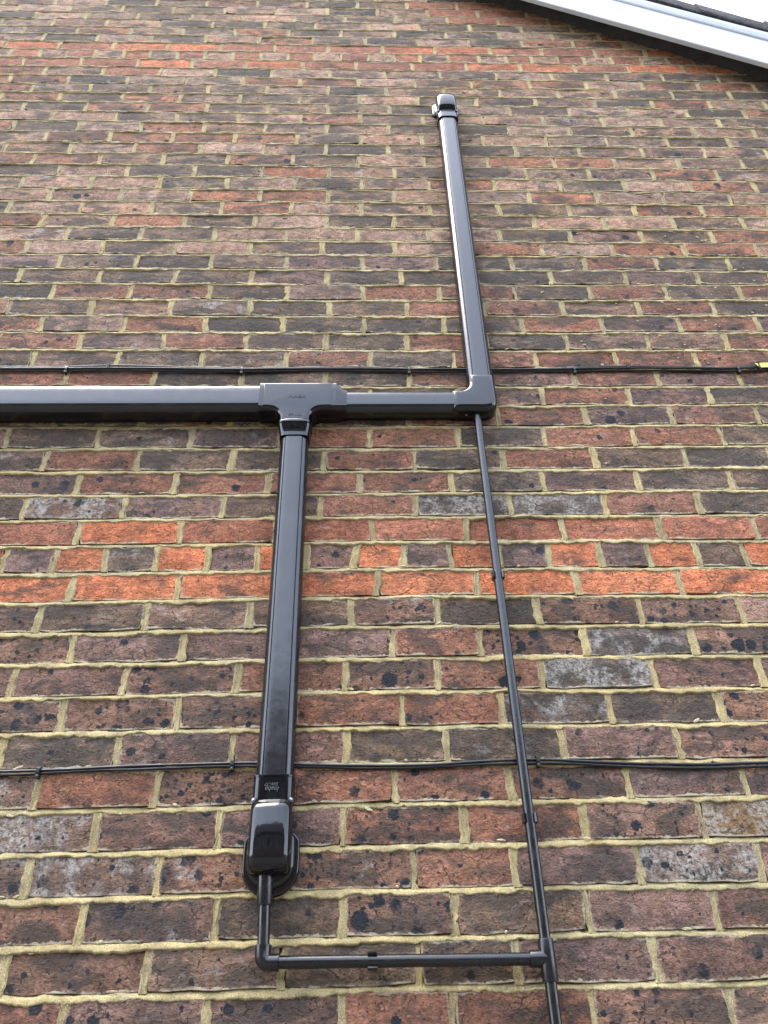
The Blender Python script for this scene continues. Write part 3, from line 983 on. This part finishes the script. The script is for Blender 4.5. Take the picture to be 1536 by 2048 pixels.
def pipe_clip(p, ax):
    """open C-clip with two jaws and a foot screwed to the wall"""
    p, ax = Vector(p), Vector(ax)
    lat = ax.cross(Vector((0, -1, 0))).normalized()
    out_ = Vector((0, -1, 0))
    bm = bmesh.new()
    for s in (-1, 1):
        ring = []
        for k in range(8):
            a = math.radians(-80 + 125 * k / 7)                  # from behind the pipe round to the jaw tip
            dirv = lat * (s * math.cos(a)) + out_ * math.sin(a)
            thick = 0.0042 if k < 6 else 0.0058
            quad = []
            for h in (-0.0080, 0.0080):
                for r in (PR + 0.0002, PR + thick):
                    quad.append(bm.verts.new(p + dirv * r + ax * h))
            ring.append(quad)
        for a_, b_ in zip(ring, ring[1:]):
            for i0, i1 in ((0, 1), (1, 3), (3, 2), (2, 0)):
                bm.faces.new((a_[i0], a_[i1], b_[i1], b_[i0]))
        bm.faces.new((ring[-1][0], ring[-1][1], ring[-1][3], ring[-1][2]))
        bm.faces.new((ring[0][0], ring[0][1], ring[0][3], ring[0][2]))
    # foot
    w = [p - out_ * (PR + 0.0002), p - out_ * PO]
    vs = []
    for q in w:
        for s in (-1, 1):
            for h in (-0.006, 0.006):
                vs.append(bm.verts.new(q + lat * (s * 0.006) + ax * h))
    for f in ((0, 1, 3, 2), (4, 6, 7, 5), (0, 4, 5, 1), (2, 3, 7, 6), (0, 2, 6, 4), (1, 5, 7, 3)):
        bm.faces.new([vs[i] for i in f])
    obj("pipe_clip", bm, MAT_PIPE, drain)
for z in (0.2635, 0.795):
    pipe_clip((PXV, -PO, z), (0, 0, 1))
pipe_clip((0.0176, -PO, 0.0374), (1, 0, 0))

# ------------------------------------------------------------------ cables clipped along the wall
def smooth_path(pts, step=0.012, amp=0.0006):
    pts = np.array(pts, float)
    d = np.concatenate(([0], np.cumsum(np.linalg.norm(np.diff(pts, axis=0), axis=1))))
    t = np.arange(0, d[-1], step)
    res = np.stack([np.interp(t, d, pts[:, i]) for i in range(3)], 1)
    for _ in range(5):
        ker = np.ones(5) / 5
        for i in (1, 2):
            q = np.pad(res[:, i], 2, 'edge')
            res[:, i] = np.convolve(q, ker, 'valid')
    res[:, 2] += wander(len(t), step, amp, ((0.11, 1.0), (0.05, 0.5)), RNG)
    return res

UC = [(-2.2, 1.492), (-1.5, 1.494), (-0.991, 1.4907), (-0.808, 1.4905), (-0.696, 1.4965), (-0.324, 1.4830), (0.004, 1.4905), (0.143, 1.4800), (0.400, 1.4795),
      (0.611, 1.4830), (0.767, 1.4930), (1.082, 1.4850), (1.135, 1.4945), (1.174, 1.4975), (1.5, 1.499), (2.3, 1.497)]
names = ("topmost black cable of the upper cable run", "middle black cable of the upper cable run", "lowest black cable of the upper cable run")
for j, dz in enumerate((0.0068, 0.0002, -0.0066)):
    k = 0.35 if j == 0 else 1.0
    pts = [(x, -0.0045 - (0.003 if j == 1 else 0), 1.487 + (z - 1.487) * (1.0 if j == 0 else 0.45) + dz) for x, z in UC]
    bm = bmesh.new()
    tube(bm, [tuple(p) for p in smooth_path(pts)], 0.0031, 8)
    tag(obj("cable", bm, MAT_CABLE), names[j], "cable")
LC = [(-2.2, 0.374), (-1.2, 0.373), (-0.6966, 0.3725), (-0.6224, 0.3731), (-0.4585, 0.3780), (-0.2508, 0.3815), (-0.2119, 0.3816), (-0.1287, 0.3773), (-0.0211, 0.3715),
      (0.1262, 0.3709), (0.2779, 0.3762), (0.3497, 0.3785), (0.4728, 0.3700), (0.5718, 0.3643), (0.6913, 0.3613), (0.809, 0.3642), (1.2, 0.366), (2.3, 0.365)]
names = ("upper black cable of the lower run by the end cover", "lower black cable of the lower run by the end cover")
for j, dz in enumerate((0.0024, -0.0034)):
    pts = [(x, -0.0042 + (0.0015 if j else 0), z + dz * (1 if abs(x) > 0.2 else 0.8)) for x, z in LC]
    bm = bmesh.new()
    tube(bm, [tuple(p) for p in smooth_path(pts)], 0.0030, 8)
    tag(obj("cable", bm, MAT_CABLE), names[j], "cable")

def cable_clip(x, z, h, label, group):
    """small plastic saddle with its masonry nail"""
    root = empty("cable_clip", (x, 0, z), label, "clip", group)
    bm = bmesh.new()
    prof = [(-h, -0.001), (-h, 0.0085), (-h * 0.5, 0.0115), (h * 0.5, 0.0115), (h, 0.0085), (h, -0.001)]
    rr = [[bm.verts.new((x + s, -o, z + a)) for a, o in prof] for s in (-0.0032, 0.0032)]
    for k in range(len(prof) - 1):
        bm.faces.new((rr[0][k], rr[0][k + 1], rr[1][k + 1], rr[1][k]))
    bm.faces.new(rr[0])
    bm.faces.new(rr[1])
    obj("saddle", bm, MAT_CABLE, root)
    bm = bmesh.new()
    box(bm, x - 0.0036, x + 0.0036, -0.0100, 0.0, z - h - 0.0065, z - h + 0.0005)
    obj("nail_boss", bm, MAT_CABLE, root)
    bm = bmesh.new()
    p = Vector((x, -0.0098, z - h - 0.003))
    tube(bm, [p, p + Vector((0, -0.0012, 0)), p + Vector((0, -0.002, 0))], [0.0021, 0.0021, 0.0010], 10)
    obj("nail", bm, MAT_PRINT, root)
for x, z, t in ((-0.808, 1.488, "over the wide duct, well away from the tee"), (-0.324, 1.4845, "over the wide duct just before the tee"),
                (0.143, 1.4835, "over the narrow duct between tee and elbow"), (0.611, 1.4845, "between the elbow and the yellow tag"),
                (1.082, 1.4860, "right beside the yellow tag")):
    cable_clip(x, z, 0.0095, "black clip around all upper cables, " + t, "clips on the upper cable run")
for x, z, t in ((-0.696, 1.5030, "above the wide duct"), (0.004, 1.4985, "above the narrow duct near the tee"), (0.767, 1.4995, "between elbow and yellow tag")):
    cable_clip(x, z, 0.0042, "tiny black clip on the topmost upper cable only, " + t, "clips on the top cable")
cable_clip(-0.6224, 0.3735, 0.0075, "black cable clip on the lower cable run, at the lime-bloomed brick", None)
cable_clip(-0.2508, 0.3815, 0.0075, "black cable clip on the lower cable run beside the trunking", None)
cable_clip(0.3497, 0.3785, 0.0075, "black cable clip on the lower cable run beside the thin pipe", None)

tagr = empty("cable_tag", (1.14, 0, 1.49), "small yellow plastic tag tied to the upper cable run", "tag")
bm = bmesh.new()
tx = [(1.1335, 1.5035), (1.1440, 1.4865), (1.2200, 1.4895), (1.2200, 1.5075)]
fr2 = [bm.verts.new((x, -0.0125, z)) for x, z in tx]
bk2 = [bm.verts.new((x, -0.0110, z)) for x, z in tx]
bm.faces.new(fr2)
bm.faces.new(bk2)
for k in range(4):
    bm.faces.new((fr2[k], fr2[(k + 1) % 4], bk2[(k + 1) % 4], bk2[k]))
obj("label_plate", bm, MAT_TAG, tagr, None)
bm = bmesh.new()
box(bm, 1.1415, 1.1450, -0.0140, -0.001, 1.4840, 1.5075)
box(bm, 1.1395, 1.1475, -0.0150, -0.006, 1.5040, 1.5090)
obj("cable_tie", bm, MAT_CABLE, tagr, None)

# ------------------------------------------------------------------ the rest of the place: garden ground, unseen house added for the trunking to reflect
bm = bmesh.new()
q = [bm.verts.new(p) for p in ((-400, 5, -1.65), (400, 5, -1.65), (400, -600, -1.65), (-400, -600, -1.65))]
bm.faces.new(q)
g = obj("ground", bm, simple("ground_paving", (0.09, 0.085, 0.075), 0.9, 2.0, 0.25), None, None)
g["kind"] = "structure"
nb = empty("reflection_stand_in_house", (0, -10, -1.65), "unseen stand-in house with a dark tiled roof, added for the trunking to reflect", "house")
MAT_NB = simple("stand_in_house_brick", (0.16, 0.10, 0.075), 0.9, 6.0, 0.3)
MAT_GLASS = simple("window_glass", (0.03, 0.035, 0.04), 0.05, 3.0, 0.1)
bm = bmesh.new()
box(bm, -12.5, 10.2, -16.0, -9.0, -1.65, 3.4)
obj("wall", bm, MAT_NB, nb, None)
bm = bmesh.new()
pr = [(-8.6, 3.3), (-12.5, 6.0), (-16.4, 3.3), (-16.4, 3.2), (-8.6, 3.2)]
ra = [bm.verts.new((-12.8, y, z)) for y, z in pr]
rb = [bm.verts.new((10.5, y, z)) for y, z in pr]
for k in range(5):
    bm.faces.new((ra[k], ra[(k + 1) % 5], rb[(k + 1) % 5], rb[k]))
bm.faces.new(ra)
bm.faces.new(rb)
obj("roof", bm, MAT_TILE, nb, None)
for x in (-10.0, -7.2, -4.2, -1.4, 1.6, 4.8, 7.6):
    for z in (-0.7, 1.8):
        bm = bmesh.new()
        box(bm, x - 0.6, x + 0.6, -9.02, -8.96, z, z + 1.2)
        wf = obj("window", bm, MAT_UPVC, nb, None)
        bm = bmesh.new()
        box(bm, x - 0.53, x + 0.53, -8.965, -8.955, z + 0.07, z + 1.13)
        obj("pane", bm, MAT_GLASS, wf, None)
